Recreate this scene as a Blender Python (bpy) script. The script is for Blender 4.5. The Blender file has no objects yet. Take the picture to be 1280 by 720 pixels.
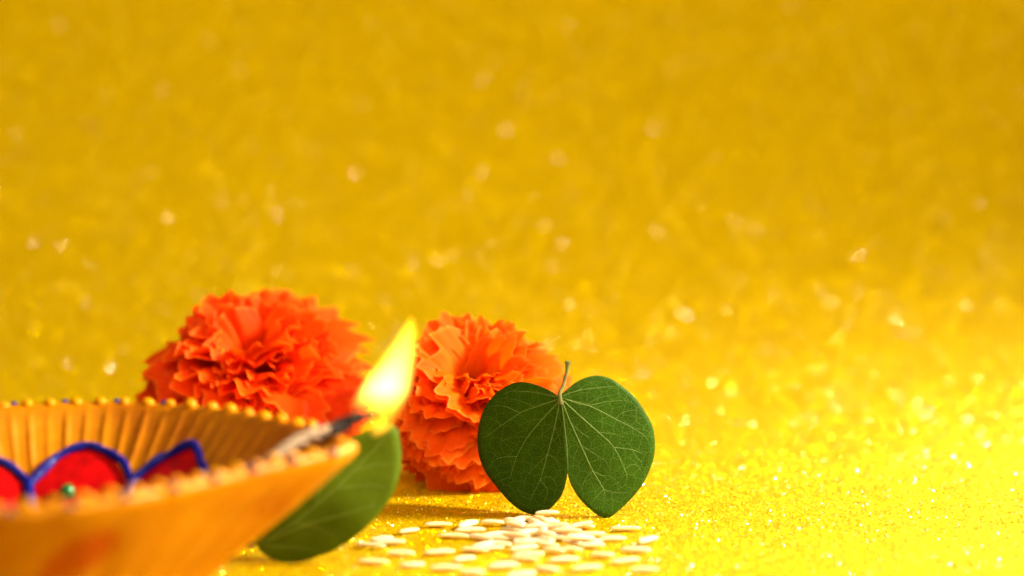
import bpy, math, random
from mathutils import Vector, Matrix, noise

# ------------------------------------------------------------------ units: everything below is written in centimetres
CM = 0.01
sc = bpy.context.scene
COL = sc.collection

# ------------------------------------------------------------------ camera
cam_d = bpy.data.cameras.new('camera')
cam = bpy.data.objects.new('camera', cam_d); COL.objects.link(cam)
cam.location = (0, -69.4*CM, 15.0*CM)
cam.rotation_euler = (math.radians(90 - 7.6), 0, 0)
cam_d.lens = 100; cam_d.sensor_width = 36
cam_d.clip_start = 0.01; cam_d.clip_end = 20
cam_d.dof.use_dof = True
cam_d.dof.focus_distance = 71.2*CM
cam_d.dof.aperture_fstop = 5.9
cam_d.dof.aperture_blades = 0
sc.camera = cam

# ------------------------------------------------------------------ studio light
world = bpy.data.worlds.new('World'); sc.world = world
world.use_nodes = True
world.node_tree.nodes['Background'].inputs[0].default_value = (1.0, 0.93, 0.84, 1)
world.node_tree.nodes['Background'].inputs[1].default_value = 0.13

def area(name, loc, target, size, power, color, spread=180):
    d = bpy.data.lights.new(name, 'AREA'); d.shape = 'DISK'; d.size = size*CM
    d.energy = power; d.color = color; d.spread = math.radians(spread)
    o = bpy.data.objects.new(name, d); COL.objects.link(o)
    o.location = Vector(loc)*CM
    o.rotation_euler = (Vector(target)-Vector(loc)).to_track_quat('-Z', 'Y').to_euler()
    return o
# key softbox to the right and a little behind the flowers; a big soft overhead-front fill
area('key_lamp', (78, -4, 50), (-4, -6, 0), 22, 3.4, (1.0, 0.95, 0.82), 50)
area('added_background_wash', (-4, -34, 84), (0, 46, 26), 100, 3.6, (1.0, 0.80, 0.60), 80)  # unseen wash lamp, added to brighten the swept-up sheet
area('rim_lamp', (46, 58, 52), (31, 8, 0), 7, 1.55, (1.0, 0.96, 0.90), 60)
area('front_softbox', (64, -70, 34), (0, 4, 2), 60, 3.7, (1.0, 0.94, 0.86))

sc.render.engine = 'CYCLES'
sc.cycles.use_denoising = True
sc.cycles.use_adaptive_sampling = False
sc.cycles.sample_clamp_indirect = 6
sc.cycles.max_bounces = 8
sc.cycles.transparent_max_bounces = 8
sc.view_settings.view_transform = 'Standard'
sc.view_settings.look = 'None'
sc.view_settings.gamma = 1
sc.view_settings.use_curve_mapping = False
sc.view_settings.exposure = 0

# ------------------------------------------------------------------ helpers
def make_mesh(name, verts, faces, mat=None, smooth=True, uvs=None, mats=None, fmat=None):
    me = bpy.data.meshes.new(name)
    me.from_pydata([(v[0]*CM, v[1]*CM, v[2]*CM) for v in verts], [], faces)
    if uvs is not None:
        lay = me.uv_layers.new(name='UVMap')
        for lp in me.loops:
            lay.data[lp.index].uv = uvs[lp.vertex_index]
    if mat: me.materials.append(mat)
    if smooth: me.polygons.foreach_set('use_smooth', [True]*len(me.polygons))
    me.update()
    return me

def link(name, me, parent=None):
    o = bpy.data.objects.new(name, me); COL.objects.link(o)
    if parent: o.parent = parent
    return o

def empty(name, loc=(0, 0, 0)):
    o = bpy.data.objects.new(name, None); COL.objects.link(o)
    o.empty_display_size = 0.01
    o.location = Vector(loc)*CM
    return o

def tag(o, label=None, cat=None, group=None, kind=None):
    if label: o['label'] = label
    if cat: o['category'] = cat
    if group: o['group'] = group
    if kind: o['kind'] = kind
    return o

def catmull(pts, n=8, closed=False):
    out = []; m = len(pts); P = [Vector(p) for p in pts]
    rng = range(m if closed else m-1)
    for i in rng:
        if closed: p0, p1, p2, p3 = P[(i-1) % m], P[i], P[(i+1) % m], P[(i+2) % m]
        else: p0, p1, p2, p3 = P[max(i-1, 0)], P[i], P[i+1], P[min(i+2, m-1)]
        for k in range(n):
            t = k/n
            out.append(0.5*((2*p1)+(p2-p0)*t+(2*p0-5*p1+4*p2-p3)*t*t+(3*p1-p0-3*p2+p3)*t**3))
    if not closed: out.append(P[-1].copy())
    return out

def tube(path, radii, seg=8, verts=None, faces=None, flat=None):
    """sweep a circle along a 3-D path; radii per point"""
    V = verts if verts is not None else []; F = faces if faces is not None else []
    base = len(V); n = len(path); up = Vector((0, 0, 1))
    for i, p in enumerate(path):
        t = (path[min(i+1, n-1)]-path[max(i-1, 0)]).normalized()
        a = t.cross(up)
        if a.length < 0.05: a = t.cross(Vector((0, 1, 0)))
        a.normalize(); b = a.cross(t).normalized()
        for k in range(seg):
            g = 2*math.pi*k/seg
            V.append(p + a*math.cos(g)*radii[i] + b*math.sin(g)*radii[i])
    for i in range(n-1):
        for k in range(seg):
            F.append((base+i*seg+k, base+i*seg+(k+1) % seg, base+(i+1)*seg+(k+1) % seg, base+(i+1)*seg+k))
    F.append(tuple(base+k for k in range(seg))[::-1]); F.append(tuple(base+(n-1)*seg+k for k in range(seg)))
    return V, F

# node helpers
def new_mat(name):
    m = bpy.data.materials.new(name); m.use_nodes = True
    nt = m.node_tree; nt.nodes.clear()
    out = nt.nodes.new('ShaderNodeOutputMaterial')
    return m, nt, out
def N(nt, t, **kw):
    n = nt.nodes.new(t)
    for k, v in kw.items(): setattr(n, k, v)
    return n
def setin(n, **kw):
    for k, v in kw.items(): n.inputs[k.replace('_', ' ')].default_value = v
def math_n(nt, op, a, b=None, c=None, clamp=False):
    n = N(nt, 'ShaderNodeMath', operation=op, use_clamp=clamp)
    for i, x in enumerate((a, b, c)):
        if x is None: continue
        if isinstance(x, (int, float)): n.inputs[i].default_value = x
        else: nt.links.new(x, n.inputs[i])
    return n.outputs[0]
def ramp(nt, fac, stops, interp='LINEAR'):
    r = N(nt, 'ShaderNodeValToRGB'); e = r.color_ramp.elements; r.color_ramp.interpolation = interp
    while len(e) < len(stops): e.new(0.5)
    for k, (p, c) in enumerate(stops): e[k].position = p; e[k].color = c if len(c) == 4 else (*c, 1)
    nt.links.new(fac, r.inputs[0])
    return r.outputs[0]
def mixc(nt, fac, a, b, blend='MIX'):
    n = N(nt, 'ShaderNodeMix', data_type='RGBA', blend_type=blend)
    for s, x in ((n.inputs[0], fac), (n.inputs[6], a), (n.inputs[7], b)):
        if isinstance(x, (int, float)): s.default_value = x
        elif isinstance(x, tuple): s.default_value = x if len(x) == 4 else (*x, 1)
        else: nt.links.new(x, s)
    return n.outputs[2]
def obj_coords(nt, scale=100.0):
    tc = N(nt, 'ShaderNodeTexCoord'); mp = N(nt, 'ShaderNodeMapping')
    mp.inputs['Scale'].default_value = (scale,)*3
    nt.links.new(tc.outputs['Object'], mp.inputs[0]); return mp.outputs[0]
def noise_tex(nt, vec, scale, detail=3, rough=0.5):
    n = N(nt, 'ShaderNodeTexNoise'); setin(n, Scale=scale, Detail=detail, Roughness=rough)
    nt.links.new(vec, n.inputs['Vector']); return n.outputs['Fac']
def bump(nt, h, strength, dist, normal=None):
    b = N(nt, 'ShaderNodeBump'); setin(b, Strength=strength, Distance=dist)
    nt.links.new(h, b.inputs['Height'])
    if normal: nt.links.new(normal, b.inputs['Normal'])
    return b.outputs[0]

# ------------------------------------------------------------------ materials
def glitter_material():
    """yellow glitter sheet: a bed of tiny flakes, every cell with its own tilt"""
    m, nt, out = new_mat('yellow_glitter'); L = nt.links.new
    uv = N(nt, 'ShaderNodeUVMap').outputs[0]
    geo = N(nt, 'ShaderNodeNewGeometry')
    def flakes(scale, tilt):
        v = N(nt, 'ShaderNodeTexVoronoi', voronoi_dimensions='2D', feature='F1'); setin(v, Scale=scale, Randomness=1.0)
        L(uv, v.inputs['Vector'])
        s = N(nt, 'ShaderNodeVectorMath', operation='SUBTRACT'); L(v.outputs['Color'], s.inputs[0]); s.inputs[1].default_value = (.5, .5, .5)
        k = N(nt, 'ShaderNodeVectorMath', operation='SCALE'); L(s.outputs[0], k.inputs[0]); k.inputs['Scale'].default_value = tilt
        a = N(nt, 'ShaderNodeVectorMath', operation='ADD'); L(k.outputs[0], a.inputs[0]); L(geo.outputs['Normal'], a.inputs[1])
        nn = N(nt, 'ShaderNodeVectorMath', operation='NORMALIZE'); L(a.outputs[0], nn.inputs[0])
        w = N(nt, 'ShaderNodeTexWhiteNoise', noise_dimensions='3D'); L(v.outputs['Color'], w.inputs['Vector'])
        return nn.outputs[0], w.outputs['Value'], v.outputs['Distance']
    n1, r1, d1 = flakes(36, 1.3)
    n2, r2, d2 = flakes(24, 2.2)
    # flake colours: mostly warm yellow, some deeper and some paler, a few dark gaps between the flakes
    base = ramp(nt, r1, [(0.0, (0.22, 0.125, 0.0)), (0.2, (0.45, 0.275, 0.0)), (0.75, (0.555, 0.345, 0.0)), (1.0, (0.68, 0.45, 0.0))])
    big = noise_tex(nt, uv, 0.9, 3)
    base = mixc(nt, 1.0, base, ramp(nt, big, [(0.3, (.94, .93, 1)), (0.7, (1.0, 1.0, 1))]), 'MULTIPLY')
    p = N(nt, 'ShaderNodeBsdfPrincipled'); setin(p, Roughness=0.6, Metallic=0.0)
    p.inputs['Specular IOR Level'].default_value = 0.08
    p.inputs['Specular Tint'].default_value = (1.0, .75, .02, 1)
    L(base, p.inputs['Base Color']); L(n1, p.inputs['Normal'])
    # the brighter foil flakes
    g = N(nt, 'ShaderNodeBsdfGlossy'); g.distribution = 'GGX'
    g.inputs['Roughness'].default_value = 0.20
    L(ramp(nt, r2, [(0.92, (1.0, .74, .06)), (.97, (1.0, .85, .35)), (1.0, (1.0, .95, .80))]), g.inputs['Color']); L(n2, g.inputs['Normal'])
    suv = N(nt, 'ShaderNodeSeparateXYZ'); L(uv, suv.inputs[0])
    keep = N(nt, 'ShaderNodeMapRange'); L(suv.outputs['Y'], keep.inputs[0])
    for i, v in ((1, 104.0), (2, 126.0), (3, 0.92), (4, 0.985)): keep.inputs[i].default_value = v
    foil = math_n(nt, 'MULTIPLY', math_n(nt, 'GREATER_THAN', r2, keep.outputs[0]), math_n(nt, 'LESS_THAN', d2, 0.42))
    g1 = N(nt, 'ShaderNodeBsdfGlossy'); g1.inputs['Roughness'].default_value = 0.26
    g1.inputs['Color'].default_value = (1.0, .70, .0, 1); L(n1, g1.inputs['Normal'])
    mx1 = N(nt, 'ShaderNodeMixShader'); L(math_n(nt, 'MULTIPLY', math_n(nt, 'GREATER_THAN', r1, 0.5), 0.5), mx1.inputs[0])
    L(p.outputs[0], mx1.inputs[1]); L(g1.outputs[0], mx1.inputs[2])
    mx = N(nt, 'ShaderNodeMixShader'); L(math_n(nt, 'MULTIPLY', foil, 0.65), mx.inputs[0])
    L(mx1.outputs[0], mx.inputs[1]); L(g.outputs[0], mx.inputs[2])
    L(mx.outputs[0], out.inputs[0])
    return m

def clay_material():
    m, nt, out = new_mat('painted_clay'); L = nt.links.new
    co = obj_coords(nt)
    a = noise_tex(nt, co, 0.55, 4, .6); b = noise_tex(nt, co, 3.5, 5, .65)
    c = ramp(nt, a, [(0.30, (0.28, 0.055, 0.0)), (0.42, (0.37, 0.11, 0.0)), (0.7, (0.45, 0.16, 0.0))])
    c = mixc(nt, 1.0, c, ramp(nt, b, [(0.3, (.86, .82, .8)), (0.65, (1, 1, 1))]), 'MULTIPLY')
    # a worn blot of red paint on the belly
    dv = N(nt, 'ShaderNodeVectorMath', operation='DISTANCE'); L(co, dv.inputs[0]); dv.inputs[1].default_value = (1.2, -4.0, 1.9)
    blot = ramp(nt, math_n(nt, 'ADD', dv.outputs['Value'], math_n(nt, 'MULTIPLY', math_n(nt, 'SUBTRACT', a, .5), 2.5)), [(0.55, (1,)*3), (1.0, (0,)*3)])
    c = mixc(nt, math_n(nt, 'MULTIPLY', blot, .85), c, (0.30, 0.012, 0.0))
    p = N(nt, 'ShaderNodeBsdfPrincipled'); setin(p, Roughness=0.38, Metallic=0.0); p.inputs['Specular IOR Level'].default_value = 0.3; p.inputs['Specular Tint'].default_value = (1, .7, .25, 1)
    L(c, p.inputs['Base Color'])
    L(ramp(nt, b, [(0.3, (.30,)*3), (0.7, (.50,)*3)]), p.inputs['Roughness'])
    L(bump(nt, b, 0.35, 0.0005), p.inputs['Normal'])
    L(p.outputs[0], out.inputs[0]); return m

def paint_material(name, col, rough=0.25, coat=0.5, var=0.25):
    m, nt, out = new_mat(name); L = nt.links.new
    co = obj_coords(nt); b = noise_tex(nt, co, 2.6, 4, .6)
    p = N(nt, 'ShaderNodeBsdfPrincipled'); setin(p, Roughness=rough)
    p.inputs['Specular IOR Level'].default_value = 0.08; p.inputs['Coat Weight'].default_value = coat; p.inputs['Coat Roughness'].default_value = 0.06
    L(mixc(nt, 1.0, col, ramp(nt, b, [(0.3, (1-var,)*3), (0.7, (1, 1, 1))]), 'MULTIPLY'), p.inputs['Base Color'])
    L(bump(nt, b, 0.5, 0.0008), p.inputs['Normal'])
    L(p.outputs[0], out.inputs[0]); return m

def petal_material(name, deep, mid, edge):
    """thin marigold petal: a little paler towards the frilled edge, part pigment, part light painted in, light passes through"""
    m, nt, out = new_mat(name); L = nt.links.new
    uv = N(nt, 'ShaderNodeUVMap').outputs[0]
    sx = N(nt, 'ShaderNodeSeparateXYZ'); L(uv, sx.inputs[0])
    info = N(nt, 'ShaderNodeObjectInfo')
    st = N(nt, 'ShaderNodeMapping'); st.inputs['Scale'].default_value = (16, 1.2, 1); L(uv, st.inputs[0])
    s = noise_tex(nt, st.outputs[0], 2.0, 3, .6)
    c = ramp(nt, sx.outputs['Y'], [(0.30, deep), (0.72, mid), (0.96, mid), (1.0, edge)])  # deep base to pale rim: own pigment plus edge light put into the colour
    c = mixc(nt, 1.0, c, ramp(nt, s, [(0.3, (.86, .78, .8)), (0.7, (1, 1, 1))]), 'MULTIPLY')
    c = mixc(nt, 1.0, c, ramp(nt, info.outputs['Random'], [(0, (.94, .80, .8)), (.5, (1, 1, 1)), (1, (1, 1.22, 1.1))]), 'MULTIPLY')
    p = N(nt, 'ShaderNodeBsdfPrincipled'); setin(p, Roughness=0.6); p.inputs['Specular IOR Level'].default_value = 0.06
    L(c, p.inputs['Base Color'])
    nb = bump(nt, s, 0.35, 0.0004); L(nb, p.inputs['Normal'])
    t = N(nt, 'ShaderNodeBsdfTranslucent'); L(c, t.inputs[0])
    mx = N(nt, 'ShaderNodeMixShader'); mx.inputs[0].default_value = 0.50
    L(p.outputs[0], mx.inputs[1]); L(t.outputs[0], mx.inputs[2]); L(mx.outputs[0], out.inputs[0])
    return m

def leaf_material(name, c0, c1, net, transl=0.3):
    """leathery green leaf; the fine net of veins is pale pigment with a little relief"""
    m, nt, out = new_mat(name); L = nt.links.new
    uv = N(nt, 'ShaderNodeUVMap').outputs[0]
    w = N(nt, 'ShaderNodeTexNoise'); setin(w, Scale=3.0, Detail=2); L(uv, w.inputs['Vector'])
    wadd = N(nt, 'ShaderNodeMix', data_type='VECTOR'); wadd.inputs[0].default_value = 0.10
    L(uv, wadd.inputs[4]); L(w.outputs['Color'], wadd.inputs[5])
    def net_tex(scale, width):
        v = N(nt, 'ShaderNodeTexVoronoi', voronoi_dimensions='2D', feature='DISTANCE_TO_EDGE'); setin(v, Scale=scale)
        L(wadd.outputs[1], v.inputs['Vector'])
        return ramp(nt, v.outputs['Distance'], [(0.0, (1, 1, 1)), (width, (0, 0, 0))])
    n1 = net_tex(4.2, 0.045); n2 = net_tex(15, 0.10); n3 = net_tex(34, 0.14)
    b = noise_tex(nt, uv, 1.3, 4, .6)
    c = ramp(nt, b, [(0.3, c0), (0.7, c1)])
    f = math_n(nt, 'ADD', math_n(nt, 'MULTIPLY', n1, 0.40), math_n(nt, 'ADD', math_n(nt, 'MULTIPLY', n2, 0.38), math_n(nt, 'MULTIPLY', n3, 0.20)), clamp=True)
    c = mixc(nt, f, c, net)
    p = N(nt, 'ShaderNodeBsdfPrincipled'); setin(p, Roughness=0.5); p.inputs['Specular IOR Level'].default_value = 0.12; p.inputs['Specular Tint'].default_value = (.9, 1, .5, 1)
    L(c, p.inputs['Base Color'])
    L(bump(nt, f, 0.3, 0.0003, bump(nt, b, .3, .001)), p.inputs['Normal'])
    t = N(nt, 'ShaderNodeBsdfTranslucent'); L(mixc(nt, 1.0, c, (1.0, 1.35, .5), 'MULTIPLY'), t.inputs[0])
    mx = N(nt, 'ShaderNodeMixShader'); mx.inputs[0].default_value = transl
    L(p.outputs[0], mx.inputs[1]); L(t.outputs[0], mx.inputs[2]); L(mx.outputs[0], out.inputs[0])
    return m

def simple_material(name, col, rough=0.5, sss=0.0, radius=(1, .6, .4), noise_amt=0.2, noise_scale=6, trans=0.0):
    m, nt, out = new_mat(name); L = nt.links.new
    co = obj_coords(nt); b = noise_tex(nt, co, noise_scale, 4, .6)
    p = N(nt, 'ShaderNodeBsdfPrincipled'); setin(p, Roughness=rough)
    if sss:
        p.inputs['Subsurface Weight'].default_value = sss; p.inputs['Subsurface Radius'].default_value = radius
        p.inputs['Subsurface Scale'].default_value = 0.003
    p.inputs['Specular IOR Level'].default_value = 0.15
    if trans: p.inputs['Transmission Weight'].default_value = trans
    L(mixc(nt, 1.0, col, ramp(nt, b, [(0.3, (1-noise_amt,)*3), (0.7, (1, 1, 1))]), 'MULTIPLY'), p.inputs['Base Color'])
    L(bump(nt, b, 0.3, 0.0003), p.inputs['Normal'])
    L(p.outputs[0], out.inputs[0]); return m

M_GLITTER = glitter_material()
M_CLAY = clay_material()
M_BEAD = paint_material('gold_paint', (0.58, 0.215, 0.0), 0.32, 0.0, 0.2)
M_BLUE = paint_material('blue_paint', (0.003, 0.006, 0.13), 0.3, 0.15)
M_RED = paint_material('red_paint', (0.40, 0.002, 0.002), 0.14, 0.08, 0.4)
M_GREEN = paint_material('green_stone', (0.002, 0.14, 0.02), 0.08, 0.6, 0.3)
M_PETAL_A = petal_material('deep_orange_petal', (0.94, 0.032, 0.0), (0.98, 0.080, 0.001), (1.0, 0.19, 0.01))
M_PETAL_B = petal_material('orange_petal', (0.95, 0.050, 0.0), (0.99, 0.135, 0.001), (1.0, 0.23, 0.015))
M_LEAF = leaf_material('leaf_green', (0.015, 0.048, 0.001), (0.025, 0.077, 0.002), (0.11, 0.20, 0.02))
M_LEAF_SOFT = leaf_material('leaf_green_soft', (0.054, 0.095, 0.001), (0.078, 0.128, 0.002), (0.095, 0.15, 0.005))
M_VEIN = simple_material('leaf_vein', (0.20, 0.30, 0.06), 0.5, noise_scale=8)
M_VEIN_SOFT = simple_material('leaf_vein_soft', (0.12, 0.18, 0.02), 0.5, noise_scale=8)
M_STALK = simple_material('leaf_stalk', (0.15, 0.15, 0.035), 0.6, noise_amt=.4, noise_scale=9)
M_RICE = simple_material('rice', (0.62, 0.45, 0.25), 0.55, 1.0, (1, .8, .4), 0.08, 10)
M_COTTON = simple_material('cotton', (0.27, 0.18, 0.10), 0.85, noise_amt=.3, noise_scale=12)
M_CHAR = simple_material('charred_cotton', (0.012, 0.008, 0.006), 0.9, noise_amt=.5, noise_scale=12)
M_CALYX = simple_material('calyx_green', (0.10, 0.16, 0.03), 0.6)

# ------------------------------------------------------------------ setting: the glitter sheet, swept up behind
SWEEP_Y, SWEEP_R, SWEEP_A = 11.0, 32.0, math.radians(80)
def on_sheet(x, t):
    """point and normal of the sheet at x, t centimetres along it from the standing leaf"""
    if t <= SWEEP_Y: return Vector((x, t, 0)), Vector((0, 0, 1))
    a = (t-SWEEP_Y)/SWEEP_R
    if a <= SWEEP_A: return Vector((x, SWEEP_Y+SWEEP_R*math.sin(a), SWEEP_R*(1-math.cos(a)))), Vector((0, -math.sin(a), math.cos(a)))
    e = t-SWEEP_Y-SWEEP_A*SWEEP_R; a = SWEEP_A
    return Vector((x, SWEEP_Y+SWEEP_R*math.sin(a)+e*math.cos(a), SWEEP_R*(1-math.cos(a))+e*math.sin(a))), Vector((0, -math.sin(a), math.cos(a)))
def build_backdrop():
    prof = []; y = -90.0
    while y < SWEEP_Y: prof.append((y, 0.0)); y += 3
    for k in range(0, 49):
        a = SWEEP_A*k/48; prof.append((SWEEP_Y+SWEEP_R*math.sin(a), SWEEP_R-SWEEP_R*math.cos(a)))
    ly, lz = prof[-1]; d = (math.cos(SWEEP_A), math.sin(SWEEP_A))
    for k in range(1, 3): prof.append((ly+d[0]*k*4, lz+d[1]*k*4))
    xs = [-100+5*i for i in range(41)]
    V, F, UV = [], [], []; s = 0; prev = prof[0]
    for j, (py, pz) in enumerate(prof):
        s += math.hypot(py-prev[0], pz-prev[1]); prev = (py, pz)
        for x in xs: V.append((x, py, pz)); UV.append((x, s))
    nx = len(xs)
    for j in range(len(prof)-1):
        for i in range(nx-1):
            F.append((j*nx+i, j*nx+i+1, (j+1)*nx+i+1, (j+1)*nx+i))
    o = link('backdrop', make_mesh('backdrop', V, F, M_GLITTER, True, UV))
    tag(o, 'yellow glitter sheet lying flat and sweeping up behind', None, kind='structure')
build_backdrop()

def build_flakes():
    # the coarse foil flakes of the sheet, too many and too small to count
    m, nt, out = new_mat('foil_flake'); L = nt.links.new
    info = N(nt, 'ShaderNodeNewGeometry')
    g = N(nt, 'ShaderNodeBsdfGlossy'); g.inputs['Roughness'].default_value = 0.26
    L(ramp(nt, info.outputs['Random Per Island'], [(0, (1, .72, .02)), (.4, (1, .78, .10)), (.7, (1, .90, .50)), (1, (1, .96, .88))]), g.inputs['Color'])
    d = N(nt, 'ShaderNodeBsdfDiffuse'); d.inputs[0].default_value = (.56, .35, 0, 1)
    mx = N(nt, 'ShaderNodeMixShader'); mx.inputs[0].default_value = .5
    L(d.outputs[0], mx.inputs[1]); L(g.outputs[0], mx.inputs[2]); L(mx.outputs[0], out.inputs[0])
    rnd = random.Random(77); V, F = [], []
    for k in range(150000):
        t = -22+80*rnd.random()
        p0, n0 = on_sheet(0, t)
        hw = .215*(p0.y+72)+2
        if rnd.random() > hw/36*(1 if t < 14 else max(.12, 1-(t-18)/14)): continue      # flakes are thinned out higher up, so the sweep sparkles less
        p, n = on_sheet(rnd.uniform(-hw, hw), t)
        n = (n+Vector((rnd.gauss(0, .38), rnd.gauss(0, .38), rnd.gauss(0, .38)))).normalized()
        u = n.orthogonal().normalized(); w = n.cross(u); r = rnd.uniform(.013, .032); ph = rnd.uniform(0, 6)
        p = p+n0*.012; b = len(V)
        for q in range(6):
            a = ph+q*math.pi/3; V.append(p+u*math.cos(a)*r+w*math.sin(a)*r)
        F.append(tuple(range(b, b+6)))
    o = link('glitter_flakes', make_mesh('glitter_flakes', V, F, m, False))
    tag(o, 'coarse foil glitter flakes covering the yellow sheet', 'glitter', kind='stuff')
build_flakes()

# ------------------------------------------------------------------ clay oil lamp
RIM = catmull([(-3.30, -11.75), (-3.75, -10.65), (-4.6, -9.55), (-5.6, -8.55), (-6.6, -7.75), (-7.7, -7.25), (-9.2, -7.02), (-10.7, -7.3),
               (-12.2, -7.95), (-13.7, -9.1), (-14.8, -10.9), (-15.15, -13), (-14.6, -15.2), (-13.3, -17.1), (-11.6, -18.2),
               (-9.7, -18.4), (-8.2, -17.8), (-7.0, -16.75), (-5.9, -15.5), (-5.0, -14.3), (-4.2, -13.3), (-3.55, -12.6)], 30, True)
CX, CY, Z0 = -9.5, -12.7, 0.714
def seat(o, x, y, z):      # lamp, wick and flame share one place on the sheet and one scale
    o.location = (1.05*x*CM, (1.05*(y+69.4)-69.4)*CM, (15+1.05*(z-15))*CM); o.scale = (1.05,)*3
def build_lamp():
    root = empty('oil_lamp'); seat(root, CX, CY, Z0)
    tag(root, 'ochre painted clay oil lamp with beaded rim and lit wick', 'oil lamp')
    R = [Vector((p[0]-CX, p[1]-CY)) for p in RIM]; n = len(R)
    outer = [(Z0, .37), (.76, .41), (.85, .44), (1.0, .465), (1.3, .51), (1.8, .605), (2.3, .71), (2.8, .81), (3.2, .885), (3.55, .95), (3.8, 1.0), (3.95, 1.02), (4.05, 1.02)]
    inner = [(4.12, 1.0), (4.12, .965), (4.0, .945), (3.85, .925), (3.6, .885), (3.2, .815), (2.9, .755), (2.6, .69), (2.3, .62), (2.0, .55), (1.7, .465), (1.4, .37), (1.15, .26), (1.0, .15), (.95, .05)]
    ribs = 78; lobes = 26
    V, F = [], []
    rows = outer+inner
    arc = [0]
    for i in range(1, n): arc.append(arc[-1]+(R[i]-R[i-1]).length)
    tot = arc[-1]+(R[0]-R[-1]).length
    for j, (z, f) in enumerate(rows):
        for i, p in enumerate(R):
            t = arc[i]/tot; r = p*f; nrm = p.normalized()
            wob = 0.05*noise.noise(Vector((p.x*.7, p.y*.7, z*1.3)))
            if j < len(outer):
                if .9 < z < 3.9:
                    r = r + nrm*0.035*abs(math.sin(math.pi*t*lobes))*math.sin(math.pi*(z-.9)/3.0)
                r = r + nrm*wob
            else:
                if 1.9 < z < 4.02:
                    k = math.cos(2*math.pi*t*ribs+.6*math.sin(z*2+t*40))
                    amp = .085*min(1, (4.02-z)*4)*min(1, (z-1.9)*2)
                    r = r - nrm*amp*max(0, k)**1.5*(.75+.5*noise.noise(Vector((t*60, 0, 0))))
                r = r + nrm*wob*.5
            V.append((r.x, r.y, max(z+wob*.3, Z0)-Z0))
    for j in range(len(rows)-1):
        for i in range(n):
            F.append((j*n+i, j*n+(i+1) % n, (j+1)*n+(i+1) % n, (j+1)*n+i))
    F.append(tuple(range(n))[::-1]); F.append(tuple((len(rows)-1)*n+i for i in range(n)))
    link('bowl', make_mesh('bowl', V, F, M_CLAY), root)
    # the row of beads pressed along the rim (none on the open spout)
    bv, bf = [], []
    nu, nv = 12, 7
    for a in range(nv+1):
        th = math.pi*a/nv
        for b in range(nu):
            g = 2*math.pi*b/nu; k = 1+.06*math.sin(3*g+a)
            bv.append((.19*math.sin(th)*math.cos(g)*k, .19*math.sin(th)*math.sin(g), .17*math.cos(th)))
    for a in range(nv):
        for b in range(nu): bf.append((a*nu+b, a*nu+(b+1) % nu, (a+1)*nu+(b+1) % nu, (a+1)*nu+b))
    bead_me = make_mesh('bead', bv, bf, M_BEAD); blue_me = make_mesh('blue_bead', bv, bf, M_BLUE)
    rnd = random.Random(3); s = 1.35
    k = 0
    while s < tot-1.1:
        i = min(range(n), key=lambda q: abs(arc[q]-s)); p = R[i]*0.985
        b = link('bead', bead_me, root)
        b.location = Vector((p.x+rnd.uniform(-.02, .02), p.y+rnd.uniform(-.02, .02), 4.12-Z0+rnd.uniform(-.03, .03)))*CM
        q = rnd.uniform(.64, .86); b.scale = (q, q*rnd.uniform(.9, 1.1), q*rnd.uniform(.85, 1.1)); b.rotation_euler = (0, 0, rnd.uniform(0, 6))
        if k % 2 == 1:
            i2 = min(range(n), key=lambda q: abs(arc[q]-s-.26)); p2 = R[i2]*1.03
            b2 = link('bead', blue_me, root); b2['label'] = 'small blue paint bead on the outside of the rim'
            b2.location = Vector((p2.x, p2.y, 4.10-Z0))*CM; b2.scale = (.42, .42, .42)
        k += 1; s += .555*rnd.uniform(.93, 1.07)
    # red petals modelled on the inner wall, each edged in blue, a green stone at its foot
    def wall(t, z, off):
        i = int(t*n) % n
        for a in range(len(inner)-1):
            (z0, f0), (z1, f1) = inner[a], inner[a+1]
            if z1 <= z <= z0 and z0 > z1:
                f = f0+(f1-f0)*(z0-z)/(z0-z1); break
        p = R[i]; r = p*f - p.normalized()*off
        return Vector((r.x, r.y, z+off*.5-Z0))
    NP = 10; t_shift = 0.025
    for q in range(NP):
        tc = (q+.5)/NP+t_shift; hw = .5/NP
        zb, zt = 1.6, 3.22+.05*math.sin(q*2.1)
        V, F = [], []; nu, nv = 16, 8
        for a in range(nu+1):
            u = -1+2*a/nu
            top = zt - .62*abs(u)**1.8 + .06*(1-abs(u))**4 + .08*noise.noise(Vector((u*2.2, q*1.7, 0)))
            for b in range(nv+1):
                v = b/nv; z = zb+(top-zb)*v
                dome = .16*(1-u*u)**.5*math.sin(math.pi*min(1, .15+v*.85)) if abs(u) < 1 else 0
                V.append(wall(tc+u*hw*.93*(.6+.4*v), z, .10+dome+.03*noise.noise(Vector((u*3, v*4, q)))))
        m1 = nv+1
        for a in range(nu):
            for b in range(nv): F.append((a*m1+b, (a+1)*m1+b, (a+1)*m1+b+1, a*m1+b+1))
        pet = link('painted_petal', make_mesh('painted_petal', V, F, M_RED), root)
        path, rad = [], []
        for a in range(33):
            u = -1+2*a/32
            top = zt - .62*abs(u)**1.8 + .06*(1-abs(u))**4 + .08*noise.noise(Vector((u*2.2, q*1.7, 0)))
            path.append(wall(tc+u*hw, min(top+.06, 3.7), .13)); rad.append(.105+.035*noise.noise(Vector((u*4, q*2.3, 5))))
        foot0 = wall(tc-hw*.9, 1.75, .14); foot1 = wall(tc+hw*.9, 1.75, .14)
        path = [foot0, (foot0+path[0])*.5]+path+[(foot1+path[-1])*.5, foot1]; rad = [.11, .12]+rad+[.12, .11]
        V, F = tube(path, rad, 8)
        link('outline', make_mesh('outline', V, F, M_BLUE), pet)
        sv, sf = [], []
        for a in range(7):
            th = math.pi*a/6
            for b in range(10):
                g = 2*math.pi*b/10; sv.append((.17*math.sin(th)*math.cos(g), .17*math.sin(th)*math.sin(g), .17*math.cos(th)))
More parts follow.
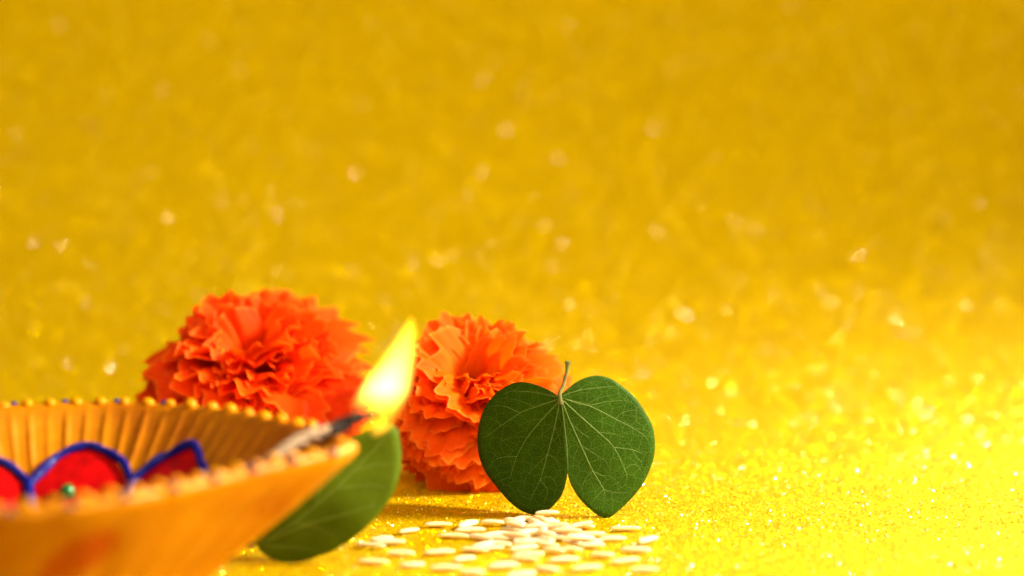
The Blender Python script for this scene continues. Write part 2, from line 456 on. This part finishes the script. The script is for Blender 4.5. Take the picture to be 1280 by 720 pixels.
        for a in range(6):
            for b in range(10): sf.append((a*10+b, a*10+(b+1) % 10, (a+1)*10+(b+1) % 10, (a+1)*10+b))
        st = link('green_stone', make_mesh('green_stone', sv, sf, M_GREEN), pet)
        st.location = wall(tc+hw*.2, 2.42, .30)*CM
build_lamp()

def build_wick():
    root = empty('cotton_wick'); seat(root, -4.3, -11.9, 4.2)
    tag(root, 'twisted pale cotton wick with burnt tip lying in the lamp spout', 'wick')
    O = Vector((-4.3, -11.9, 4.2))
    pts = [Vector(p)-O for p in [(-6.4, -14.0, 2.75), (-5.5, -13.0, 3.4), (-4.95, -12.4, 3.82), (-4.3, -11.6, 4.16), (-3.75, -11.0, 4.20)]]
    path = catmull(pts, 12)
    for s in range(3):
        P, rad = [], []
        for i, p in enumerate(path):
            g = i*.42+s*2.094; P.append(p+Vector((math.sin(g)*.07, -math.cos(g)*.06, math.cos(g)*.08))); rad.append(.078+.012*math.sin(i*1.3+s))
        V, F = tube(P, rad, 8); link('cotton_strand', make_mesh('cotton_strand', V, F, M_COTTON), root)
    tip = catmull([Vector(p)-O for p in [(-3.85, -11.1, 4.16), (-3.6, -10.85, 4.25), (-3.3, -10.6, 4.40), (-2.80, -10.3, 4.44)]], 8)
    rad = [.20+.0*i for i in range(len(tip))]
    for i in range(len(tip)):
        t = i/(len(tip)-1); rad[i] = .21-.15*t+.03*math.sin(i*1.9)
    V, F = tube(tip, rad, 9); V = [v+Vector(noise.noise_vector(v*4))*.04 for v in V]
    link('charred_tip', make_mesh('charred_tip', V, F, M_CHAR), root)
build_wick()

def build_flame():
    m, nt, out = new_mat('flame'); L = nt.links.new
    # (height, left edge, right edge): it is blown to the right and broad on the wick side
    prof = [(0, -2, 4), (8, -9, 18), (17, -18, 28), (30, -28, 37), (42, -32, 42), (60, -21, 49), (77, -10, 52), (92, 3, 54), (107, 14, 56), (120, 24, 56), (132, 32, 56), (142, 40, 54), (152, 46, 50)]
    tc = N(nt, 'ShaderNodeTexCoord'); sx = N(nt, 'ShaderNodeSeparateXYZ'); L(tc.outputs['Generated'], sx.inputs[0])
    z = sx.outputs['Z']
    st = ramp(nt, z, [(0.0, (.4,)*3), (.08, (.5,)*3), (.15, (.22,)*3), (.26, (.35,)*3), (.38, (.8,)*3), (.62, (.8,)*3), (.85, (.8,)*3), (1.0, (.7,)*3)])
    # cooler, thinner pocket on the wick side
    pocket = ramp(nt, sx.outputs['X'], [(.30, (.12,)*3), (.62, (1,)*3)])
    low = ramp(nt, z, [(.22, (1,)*3), (.42, (0,)*3)])
    k = mixc(nt, low, (1, 1, 1), pocket)
    col = ramp(nt, z, [(0.0, (1, .42, .03)), (.2, (1, .30, .01)), (.42, (1, .58, .08)), (.7, (1, .52, .035)), (1.0, (1, .42, .01))])
    # densest in the middle of the flame, thinning out towards its skin
    xl = ramp(nt, z, [(h/152, ((a+32)/88,)*3) for h, a, b in prof]); xr = ramp(nt, z, [(h/152, ((b+32)/88,)*3) for h, a, b in prof])
    t = math_n(nt, 'DIVIDE', math_n(nt, 'SUBTRACT', sx.outputs['X'], xl), math_n(nt, 'SUBTRACT', xr, xl))
    skin = math_n(nt, 'POWER', math_n(nt, 'MULTIPLY', math_n(nt, 'MULTIPLY', t, 4.0), math_n(nt, 'SUBTRACT', 1.0, t), clamp=True), 1.0)
    em = N(nt, 'ShaderNodeEmission'); L(col, em.inputs[0])
    L(math_n(nt, 'MULTIPLY', math_n(nt, 'MULTIPLY', mixc(nt, 1.0, st, k, 'MULTIPLY'), skin), 1900.0), em.inputs[1])
    L(em.outputs[0], out.inputs['Volume'])
    V, F = [], []; seg = 20; q = 1/59
    for (h, xl, xr) in prof:
        c0, r = (xl+xr)*.5*q, (xr-xl)*.48*q
        for k2 in range(seg):
            g = 2*math.pi*k2/seg
            V.append((c0+r*math.cos(g), r*.75*math.sin(g), h*q))
    for j in range(len(prof)-1):
        for k2 in range(seg): F.append((j*seg+k2, j*seg+(k2+1) % seg, (j+1)*seg+(k2+1) % seg, (j+1)*seg+k2))
    F.append(tuple(range(seg))[::-1]); F.append(tuple((len(prof)-1)*seg+k2 for k2 in range(seg)))
    o = link('flame', make_mesh('flame', V, F, m))
    seat(o, -2.93, -10.3, 3.92)
    tag(o, 'bright yellow flame burning at the tip of the wick', 'flame')
    d = bpy.data.lights.new('flame_light', 'POINT'); d.energy = 0.05; d.color = (1, .55, .18); d.shadow_soft_size = .004
    lo = bpy.data.objects.new('flame_light', d); COL.objects.link(lo); seat(lo, -2.45, -10.3, 5.6); lo.scale = (1, 1, 1)
build_flame()

# ------------------------------------------------------------------ marigolds
def petal_mesh(seed, mat, width, amp, curl, folds):
    rnd = random.Random(seed); nu, nv = 26, 10
    ph = rnd.uniform(0, 6); ph2 = rnd.uniform(0, 6); tilt = rnd.uniform(-.12, .12)
    ea, eb, ec = rnd.uniform(0, 6), rnd.uniform(0, 6), rnd.uniform(0, 6)
    edge = [.03+.022*math.sin(5*(2*i/nu-1)+ea)+.013*math.sin(11*(2*i/nu-1)+eb)+.007*math.sin(19*(2*i/nu-1)+ec) for i in range(nu+1)]
    V, F, UV = [], [], []
    for j in range(nv+1):
        v = j/nv
        w0 = min(1, v/.78); hw = width*(.10+.90*w0*w0*(3-2*w0))
        a = curl*max(0, (v-.35)/.65)**1.6           # the tip rolls outwards
        for i in range(nu+1):
            u = -1+2*i/nu
            x = u*hw
            l = v-(edge[i]+.34*(1-math.sqrt(max(0, 1-u*u*.98))))*v**2.5
            fr = amp*v**1.6*(math.sin(folds*math.pi*u*.5+ph)+.55*math.sin(folds*math.pi*u*1.1+ph2))
            fr += .080*width*v**5*(math.sin(u*12+ph2)+.6*math.sin(u*20+ph))+.05*width*v**2*math.sin(u*8+v*5+ph)
            zc = .35*width*u*u*v*(1-.6*v)          # cupped
            y = l*math.cos(a*.55); z = -l*math.sin(a*.55)*.9
            V.append((x+tilt*v*v, y-fr*.25*math.sin(a), z+fr+zc)); UV.append((i/nu, v))
    m1 = nu+1
    for j in range(nv):
        for i in range(nu): F.append((j*m1+i, j*m1+i+1, (j+1)*m1+i+1, (j+1)*m1+i))
    # built one unit long; scaled to centimetres per copy
    return make_mesh('petal', V, F, mat, True, UV)

def build_marigold(centre, rx, rz, tilt_deg, yaw_deg, mat, seed, label, count, clump):
    rnd = random.Random(seed)
    root = empty('marigold', (centre[0], centre[1], 0))
    tag(root, label, 'flower', 'marigold heads behind the leaf')
    variants = {}
    for cls, (w, amp, curl, folds) in enumerate([(.29, .040, .5, 2.4), (.36, .036, .9, 2.2), (.41, .032, 1.2, 2.0)]):
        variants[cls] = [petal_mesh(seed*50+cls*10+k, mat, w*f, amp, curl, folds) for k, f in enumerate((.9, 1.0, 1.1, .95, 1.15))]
    A = Matrix.Rotation(math.radians(yaw_deg), 4, 'Z') @ Matrix.Rotation(math.radians(90-tilt_deg), 4, 'X')   # flower axis (+Z) swung to the camera
    c = Vector((0, 0, centre[2]))
    core = Vector((0, 0, -.30*rz))
    made = []
    for k in range(count):
        t = (k+.5)/count
        th = math.radians(5+145*t**.66); ph = k*2.39996+rnd.uniform(-.25, .25)
        th += rnd.uniform(-.13, .13)
        d = Vector((math.sin(th)*math.cos(ph), math.sin(th)*math.sin(ph), math.cos(th)))
        cls = 0 if th < .75 else (1 if th < 1.45 else 2)
        # root on the small receptacle, tip on the ball
        rr = 1.0+rnd.uniform(-.10, .05)+clump*noise.noise(d*2.3+Vector((seed, 0, 0)))
        if th < .40: rr *= .93+.17*th
        tip = Vector((d.x*rx*rr, d.y*rx*rr, d.z*rz*rr*(1 if d.z > 0 else .9)))
        base = core+Vector((d.x*rx*.12, d.y*rx*.12, d.z*.1))
        y = tip-base; ln = y.length; y.normalize()
        z = (Vector((0, 0, 1))-y*y.z)
        if z.length < .2: z = Vector((-math.cos(ph), -math.sin(ph), .3)); z -= y*z.dot(y)
        z.normalize(); x = y.cross(z)
        rot = Matrix((x, y, z)).transposed().to_4x4() @ Matrix.Rotation(rnd.gauss(0, .6), 4, 'Y')
        me = variants[cls][rnd.randrange(5)]
        s = ln*(1.04 if cls < 2 else 1.10); sw = s*rnd.uniform(.85, 1.15)
        Mx = A @ (Matrix.Translation(base) @ rot @ Matrix.Diagonal((sw, s, s, 1)))
        Mx.translation = (Mx.translation+c)*CM
        dw = (A.to_3x3() @ d)
        made.append((dw.y-.25*dw.z, me, Mx))
    made.sort(key=lambda q: q[0])          # those turned to the lens are petals of their own, the hidden rest is one mass
    V, F, UV = [], [], []
    for q, (_, me, Mx) in enumerate(made):
        if q < 300:
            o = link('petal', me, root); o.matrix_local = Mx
        else:
            b = len(V); V += [(Mx @ v.co)/CM for v in me.vertices]
            F += [tuple(b+i for i in p.vertices) for p in me.polygons]
            u = [None]*len(me.vertices)
            for lp in me.loops: u[lp.vertex_index] = tuple(me.uv_layers[0].data[lp.index].uv)
            UV += u
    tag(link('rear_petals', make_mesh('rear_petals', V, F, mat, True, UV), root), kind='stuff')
    # green calyx and the cut stalk behind the head
    V, F = [], []; seg = 14
    prof = [(-.3*rz, .35*rx), (-.55*rz, .34*rx), (-.85*rz, .24*rx), (-1.05*rz, .10*rx), (-1.25*rz, .09*rx), (-1.3*rz, .02)]
    for z, r in prof:
        for q in range(seg):
            g = 2*math.pi*q/seg; V.append((r*math.cos(g), r*math.sin(g), z))
    for j in range(len(prof)-1):
        for q in range(seg): F.append((j*seg+q, j*seg+(q+1) % seg, (j+1)*seg+(q+1) % seg, (j+1)*seg+q))
    o = link('calyx', make_mesh('calyx', V, F, M_CALYX), root)
    Mx = A.copy(); Mx.translation = c*CM; o.matrix_local = Mx
    return root

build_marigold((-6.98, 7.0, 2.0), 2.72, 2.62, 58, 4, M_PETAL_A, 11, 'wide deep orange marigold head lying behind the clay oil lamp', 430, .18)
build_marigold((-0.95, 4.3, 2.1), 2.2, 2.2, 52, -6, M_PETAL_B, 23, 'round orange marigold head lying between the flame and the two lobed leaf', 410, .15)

# ------------------------------------------------------------------ two-lobed leaves
def polar(outline, base, n):
    """outline points seen from the leaf base -> n evenly spread rim points"""
    P = catmull([(p[0], p[1], 0) for p in outline], 10)
    L = [0]
    for i in range(1, len(P)): L.append(L[-1]+(P[i]-P[i-1]).length)
    out = []
    for k in range(n+1):
        s = L[-1]*k/n; i = 0
        while i < len(L)-2 and L[i+1] < s: i += 1
        t = (s-L[i])/max(1e-6, L[i+1]-L[i]); out.append(P[i].lerp(P[i+1], t))
    return out

def lobe(name, outline, base, place, mat, vmat, veins, parent, thick=.03, vr=.0065, uvoff=0):
    rim = polar(outline, base, 64); nr = 16; B = Vector((base[0], base[1], 0))
    V, F, UV = [], [], []; n = len(rim)
    for side in (0, 1):
        for j in range(nr+1):
            f = j/nr
            f = max(f, .004)
            for p in rim:
                q = B.lerp(p, f)
                V.append(place(q.x, q.y, thick*(.5-side)*(1-.6*f**6))); UV.append((q.x+uvoff, q.y))
    S = (nr+1)*n
    for j in range(nr):
        for i in range(n-1):
            a = j*n+i
            F.append((a, a+1, a+n+1, a+n)); F.append((S+a, S+a+n, S+a+n+1, S+a+1))
    for i in range(n-1):
        a = nr*n+i; F.append((a, a+1, S+a+1, S+a))
    o = link(name, make_mesh(name, V, F, mat, True, UV), parent)
    for (pts, r0) in veins:
        path2 = catmull([(p[0], p[1], 0) for p in pts], 6); m = len(path2)
        for side in (1,):
            path = [place(p.x, p.y, thick*.5) for p in path2]
            rad = [vr*r0*(1-.65*i/(m-1)) for i in range(m)]
            TV, TF = tube(path, rad, 5)
            link('vein', make_mesh('vein', TV, TF, vmat), o)
    return o

K = 1/163.7   # tracing units of the leaf drawing to centimetres
def T(pts): return [((x-402)*K, (680-y)*K) for x, y in pts]
R_OUT = T([(402, 190), (402, 165), (430, 140), (480, 107), (540, 92), (600, 105), (650, 140), (700, 185), (745, 250), (775, 310), (785, 370), (783, 430), (765, 490),
           (735, 550), (690, 605), (640, 650), (600, 678), (580, 680), (550, 665), (510, 630), (470, 585), (440, 530), (428, 480), (422, 380), (410, 260), (402, 190)])
L_OUT = T([(402, 190), (390, 172), (340, 148), (280, 133), (230, 135), (180, 160), (130, 205), (95, 260), (72, 320), (62, 380), (62, 440), (75, 500), (100, 545),
           (140, 590), (180, 630), (220, 660), (260, 676), (300, 678), (340, 660), (380, 620), (410, 570), (425, 510), (428, 480), (422, 380), (410, 260), (402, 190)])
R_VEINS = [(T([(404, 172), (470, 150), (560, 140), (612, 138)]), 1.0), (T([(415, 182), (500, 210), (590, 198), (675, 196)]), .9),
           (T([(412, 182), (520, 215), (620, 270), (700, 315), (757, 360)]), 1.2), (T([(410, 190), (480, 255), (550, 320), (615, 385), (660, 480), (672, 525)]), 1.3),
           (T([(615, 385), (690, 400), (740, 422)]), .8), (T([(410, 205), (440, 280), (480, 370), (530, 480), (575, 560), (580, 605)]), 1.3),
           (T([(404, 200), (414, 280), (425, 380), (430, 478)]), 1.3),
           (T([(620, 270), (655, 245), (700, 238), (735, 262)]), .6), (T([(660, 480), (700, 462), (735, 500)]), .6), (T([(575, 560), (620, 575), (690, 582)]), .6),
           (T([(530, 480), (500, 515), (485, 560)]), .55), (T([(575, 560), (545, 590), (520, 600)]), .5), (T([(550, 320), (600, 330), (660, 345)]), .5),
           (T([(480, 370), (520, 400), (580, 440), (600, 480)]), .5), (T([(690, 400), (715, 440), (740, 460)]), .5), (T([(500, 210), (560, 180), (640, 168)]), .45),
           (T([(440, 280), (480, 320), (520, 345)]), .45), (T([(660, 480), (640, 530), (600, 545)]), .45), (T([(530, 480), (565, 500), (610, 510), (650, 560)]), .5),
           (T([(480, 370), (455, 420), (450, 470)]), .45), (T([(700, 315), (740, 320), (765, 345)]), .45), (T([(470, 150), (510, 125), (560, 112)]), .45)]
L_VEINS = [(T([(392, 178), (300, 170), (210, 175), (172, 196)]), .9), (T([(388, 188), (300, 230), (240, 262), (160, 330), (90, 395)]), 1.2),
           (T([(392, 198), (330, 275), (270, 360), (225, 450), (200, 540)]), 1.3), (T([(396, 205), (380, 290), (350, 420), (320, 530), (280, 618)]), 1.3),
           (T([(240, 262), (170, 245), (112, 255)]), .7), (T([(225, 450), (150, 470), (105, 520)]), .8), (T([(160, 330), (135, 310), (92, 312)]), .5),
           (T([(320, 530), (350, 570), (335, 625)]), .7), (T([(350, 420), (385, 440), (405, 500)]), .55), (T([(350, 420), (300, 480), (262, 530), (255, 575)]), .6),
           (T([(270, 360), (220, 370), (150, 400)]), .5), (T([(320, 530), (360, 510), (385, 540)]), .5), (T([(280, 618), (250, 610), (225, 580)]), .45),
           (T([(330, 275), (280, 290), (230, 320)]), .45), (T([(150, 470), (120, 450), (80, 460)]), .4), (T([(200, 540), (160, 560), (135, 575)]), .45),
           (T([(300, 230), (230, 210), (160, 215)]), .45), (T([(380, 290), (340, 330), (310, 370)]), .4), (T([(378, 300), (400, 360), (408, 420)]), .4)]

def build_leaf_standing():
    O = Vector((1.21, -0.35, 0.0))
    root = empty('two_lobed_leaf', O)
    tag(root, 'crisp green two lobed leaf standing upright on its lobe tips before the marigold', 'leaf')
    def placer(side, fold):
        ca, sa = math.cos(fold), math.sin(fold)
        def place(x, y, off):
            # the fold runs down the midrib at x ~ 0.1; lobes turn away from the camera from there
            xr = x-.02-.12*max(0, min(1, (3.0-y)/2.0))*.9; ax = abs(xr)
            if xr*side < 0: ax = -ax*.2
            dep = ax*math.tan(fold)-.10*math.sin(min(1, ax/2.3)*math.pi)+.05*math.sin(y*1.7+side)*min(1, ax)
            dep += .035*noise.noise(Vector((x*1.2, y*1.2, side*3.0)))
            return Vector((x+sa*off*side, dep-ca*off, max(y, -.005)+(.0)))
        return place
    lobe('lobe', R_OUT, (0, (680-190)*K), placer(1, math.radians(13)), M_LEAF, M_VEIN, R_VEINS, root)
    l = lobe('lobe', L_OUT, (0, (680-190)*K), placer(-1, math.radians(40)), M_LEAF, M_VEIN, L_VEINS, root, uvoff=7.3)
    pts = [Vector((x, d, z)) for (x, z), d in zip(T([(402, 205), (396, 165), (410, 130), (424, 82), (428, 52), (430, 34)]), (-.03, -.02, .06, .12, .14, .15))]
    path = catmull(pts, 6); m = len(path)
    rad = []
    for i in range(m):
        t = i/(m-1); rad.append(.072-.024*min(1, t*3)+.045*max(0, (t-.72)/.28)**1.5*(1 if t < .97 else .6))
    V, F = tube(path, rad, 10); V = [v+Vector(noise.noise_vector(v*5))*.012 for v in V]
    link('leaf_stalk', make_mesh('leaf_stalk', V, F, M_STALK), root)
build_leaf_standing()

def build_leaf_leaning():
    # stalk end low beside the lamp, the near lobe turned to the camera, the other folded behind it
    O = Vector((-5.0, -5.4, 0.0))
    root = empty('two_lobed_leaf', O)
    tag(root, 'soft focus folded green leaf leaning behind the spout of the clay lamp', 'leaf')
    k = 1/54.9
    def P2(pts): return [((x-374)*k, (716-y)*k) for x, y in pts]
    out = P2([(324, 690), (326, 679), (340, 664), (366, 640), (392, 612), (416, 583), (440, 560), (470, 549), (494, 541), (502, 542), (506, 556), (508.5, 580), (504, 612), (491, 637), (474, 658),
              (453, 677), (424, 697), (396, 708), (372, 714), (350, 712), (333, 703), (324, 690)])
    veins = [(P2([(328, 688), (372, 662), (424, 620), (470, 575), (492, 550)]), 1.5), (P2([(330, 690), (390, 664), (437, 651), (474, 640)]), 1.4), (P2([(330, 692), (370, 694), (410, 698)]), 1.2),
             (P2([(372, 662), (400, 668), (430, 682)]), .8), (P2([(424, 620), (460, 615), (490, 618)]), .9), (P2([(450, 597), (475, 590), (500, 590)]), .8), (P2([(400, 640), (408, 612), (420, 592)]), .7)]
    def near(x, y, off):
        dep = .25+.10*y-.18*math.sin(max(0, min(1, (y+x*.3)/3))*math.pi)+.05*noise.noise(Vector((x, y, 4)))
        return Vector((x, dep-off, max(y, 0.0)))
    def far(x, y, off):
        dep = .42+.22*y+.28*max(0, y-.3*x)*.3+.06*noise.noise(Vector((x, y, 9)))
        return Vector((x*.97-.02, dep-off, max(y*.965, 0.0)))
    b = P2([(327, 689)])[0]
    lobe('lobe', out, b, near, M_LEAF_SOFT, M_VEIN_SOFT, veins, root, vr=.018)
    lobe('lobe', out, b, far, M_LEAF_SOFT, M_VEIN_SOFT, [], root, uvoff=4.1)
    pts = [Vector((q[0], .35, q[1])) for q in P2([(332, 688), (324, 690), (319, 692), (315, 696)])]
    path = catmull(pts, 5); rad = [.05+.045*(i/(len(path)-1))**2 for i in range(len(path))]
    V, F = tube(path, rad, 9); link('leaf_stalk', make_mesh('leaf_stalk', V, F, M_STALK), root)
build_leaf_leaning()

# ------------------------------------------------------------------ rice
def build_rice():
    meshes = []
    for s in range(5):
        rnd = random.Random(100+s); V, F = [], []; nu, nv = 9, 10
        ln = .33+rnd.uniform(-.05, .05); w = .104+rnd.uniform(-.01, .015); bend = rnd.uniform(-.03, .05)
        for a in range(nv+1):
            th = math.pi*a/nv; x = -math.cos(th)*ln; r = math.sin(th)**.75
            for b in range(nu):
                g = 2*math.pi*b/nu
                V.append((x, r*w*math.cos(g)+bend*(1-(x/ln)**2), r*w*.60*math.sin(g)))
        for a in range(nv):
            for b in range(nu): F.append((a*nu+b, (a+1)*nu+b, (a+1)*nu+(b+1) % nu, a*nu+(b+1) % nu))
        meshes.append(make_mesh('rice_grain', V, F, M_RICE))
    rnd = random.Random(8); placed = []
    label = 'pale raw rice grain among those strewn on the glitter before the standing leaf'
    def put(x, y, z, yaw, pitch=0.0):
        o = link('rice_grain', meshes[rnd.randrange(5)])
        o.location = Vector((x, y, z))*CM; o.rotation_euler = (rnd.uniform(-.3, .3), pitch, yaw)
        tag(o, label, 'rice', 'rice grains strewn before the leaf'); placed.append((x, y, z)); return o
    special = {(-1.80, -1.30): 'lone pale rice grain on the left, farthest from the heap towards the round marigold', (3.25, -3.0): 'pale rice grain lying farthest to the right of the heap',
               (-3.35, -3.6): 'pale rice grain lying farthest to the left, beside the soft focus leaf'}
    single = [(-1.80, -1.30, .05), (-1.40, -2.55, -.15), (-2.5, -2.0, .6), (-2.6, -4.45, -.1), (-1.7, -4.30, .25), (-3.1, -2.9, .4), (-3.35, -3.6, -.3), (-2.9, -3.25, .2),
              (2.75, -1.75, .05), (2.4, -2.9, .15), (1.75, -1.4, -.5), (2.9, -4.1, -.2), (3.25, -3.0, .9), (2.1, -4.6, -.1), (1.9, -3.6, .1), (2.6, -5.2, .4),
              (.35, -.62, -.15), (.75, -.72, .1), (.1, -1.0, 1.0), (-.75, -2.75, -.6), (-.55, -3.9, .2), (-1.1, -5.0, .5), (.3, -5.0, -.3), (1.2, -5.1, .2), (-.2, -5.7, .3), (-2.3, -5.6, .2), (-3.2, -5.3, -.2), (-1.5, -5.9, .1), (.8, -6.0, -.4), (1.7, -5.9, .3), (3.0, -6.1, .1), (-.9, -6.3, 0), (.2, -6.6, .5)]
    for x, y, a in single:
        o = put(x, y, .09, a)
        if (x, y) in special: o['label'] = special[(x, y)]
    for k in range(400):
        if len(placed) > 66: break
        x = rnd.gauss(.45, .75); y = rnd.gauss(-2.45, .95)
        if not (-1.1 < x < 1.9 and -4.9 < y < -1.05): continue
        if min(math.hypot((x-a)*.62, y-b) for a, b, c in placed) < .24: continue
        put(x, y, .09+rnd.uniform(0, .02), rnd.gauss(0, .5))
    base = list(placed)
    n = 0
    for k in range(300):          # a second, tilted layer on the heap
        if n > 13: break
        x = rnd.gauss(.5, .55); y = rnd.gauss(-2.2, .7)
        near = [1 for a, b, c in base if math.hypot((x-a)*.7, y-b) < .42]
        if len(near) < 3: continue
        if min([9]+[math.hypot((x-a)*.6, y-b) for a, b, c in placed if c > .2]) < .26: continue
        put(x, y, .25, rnd.gauss(0, .7), rnd.uniform(-.15, .15)); n += 1
build_rice()
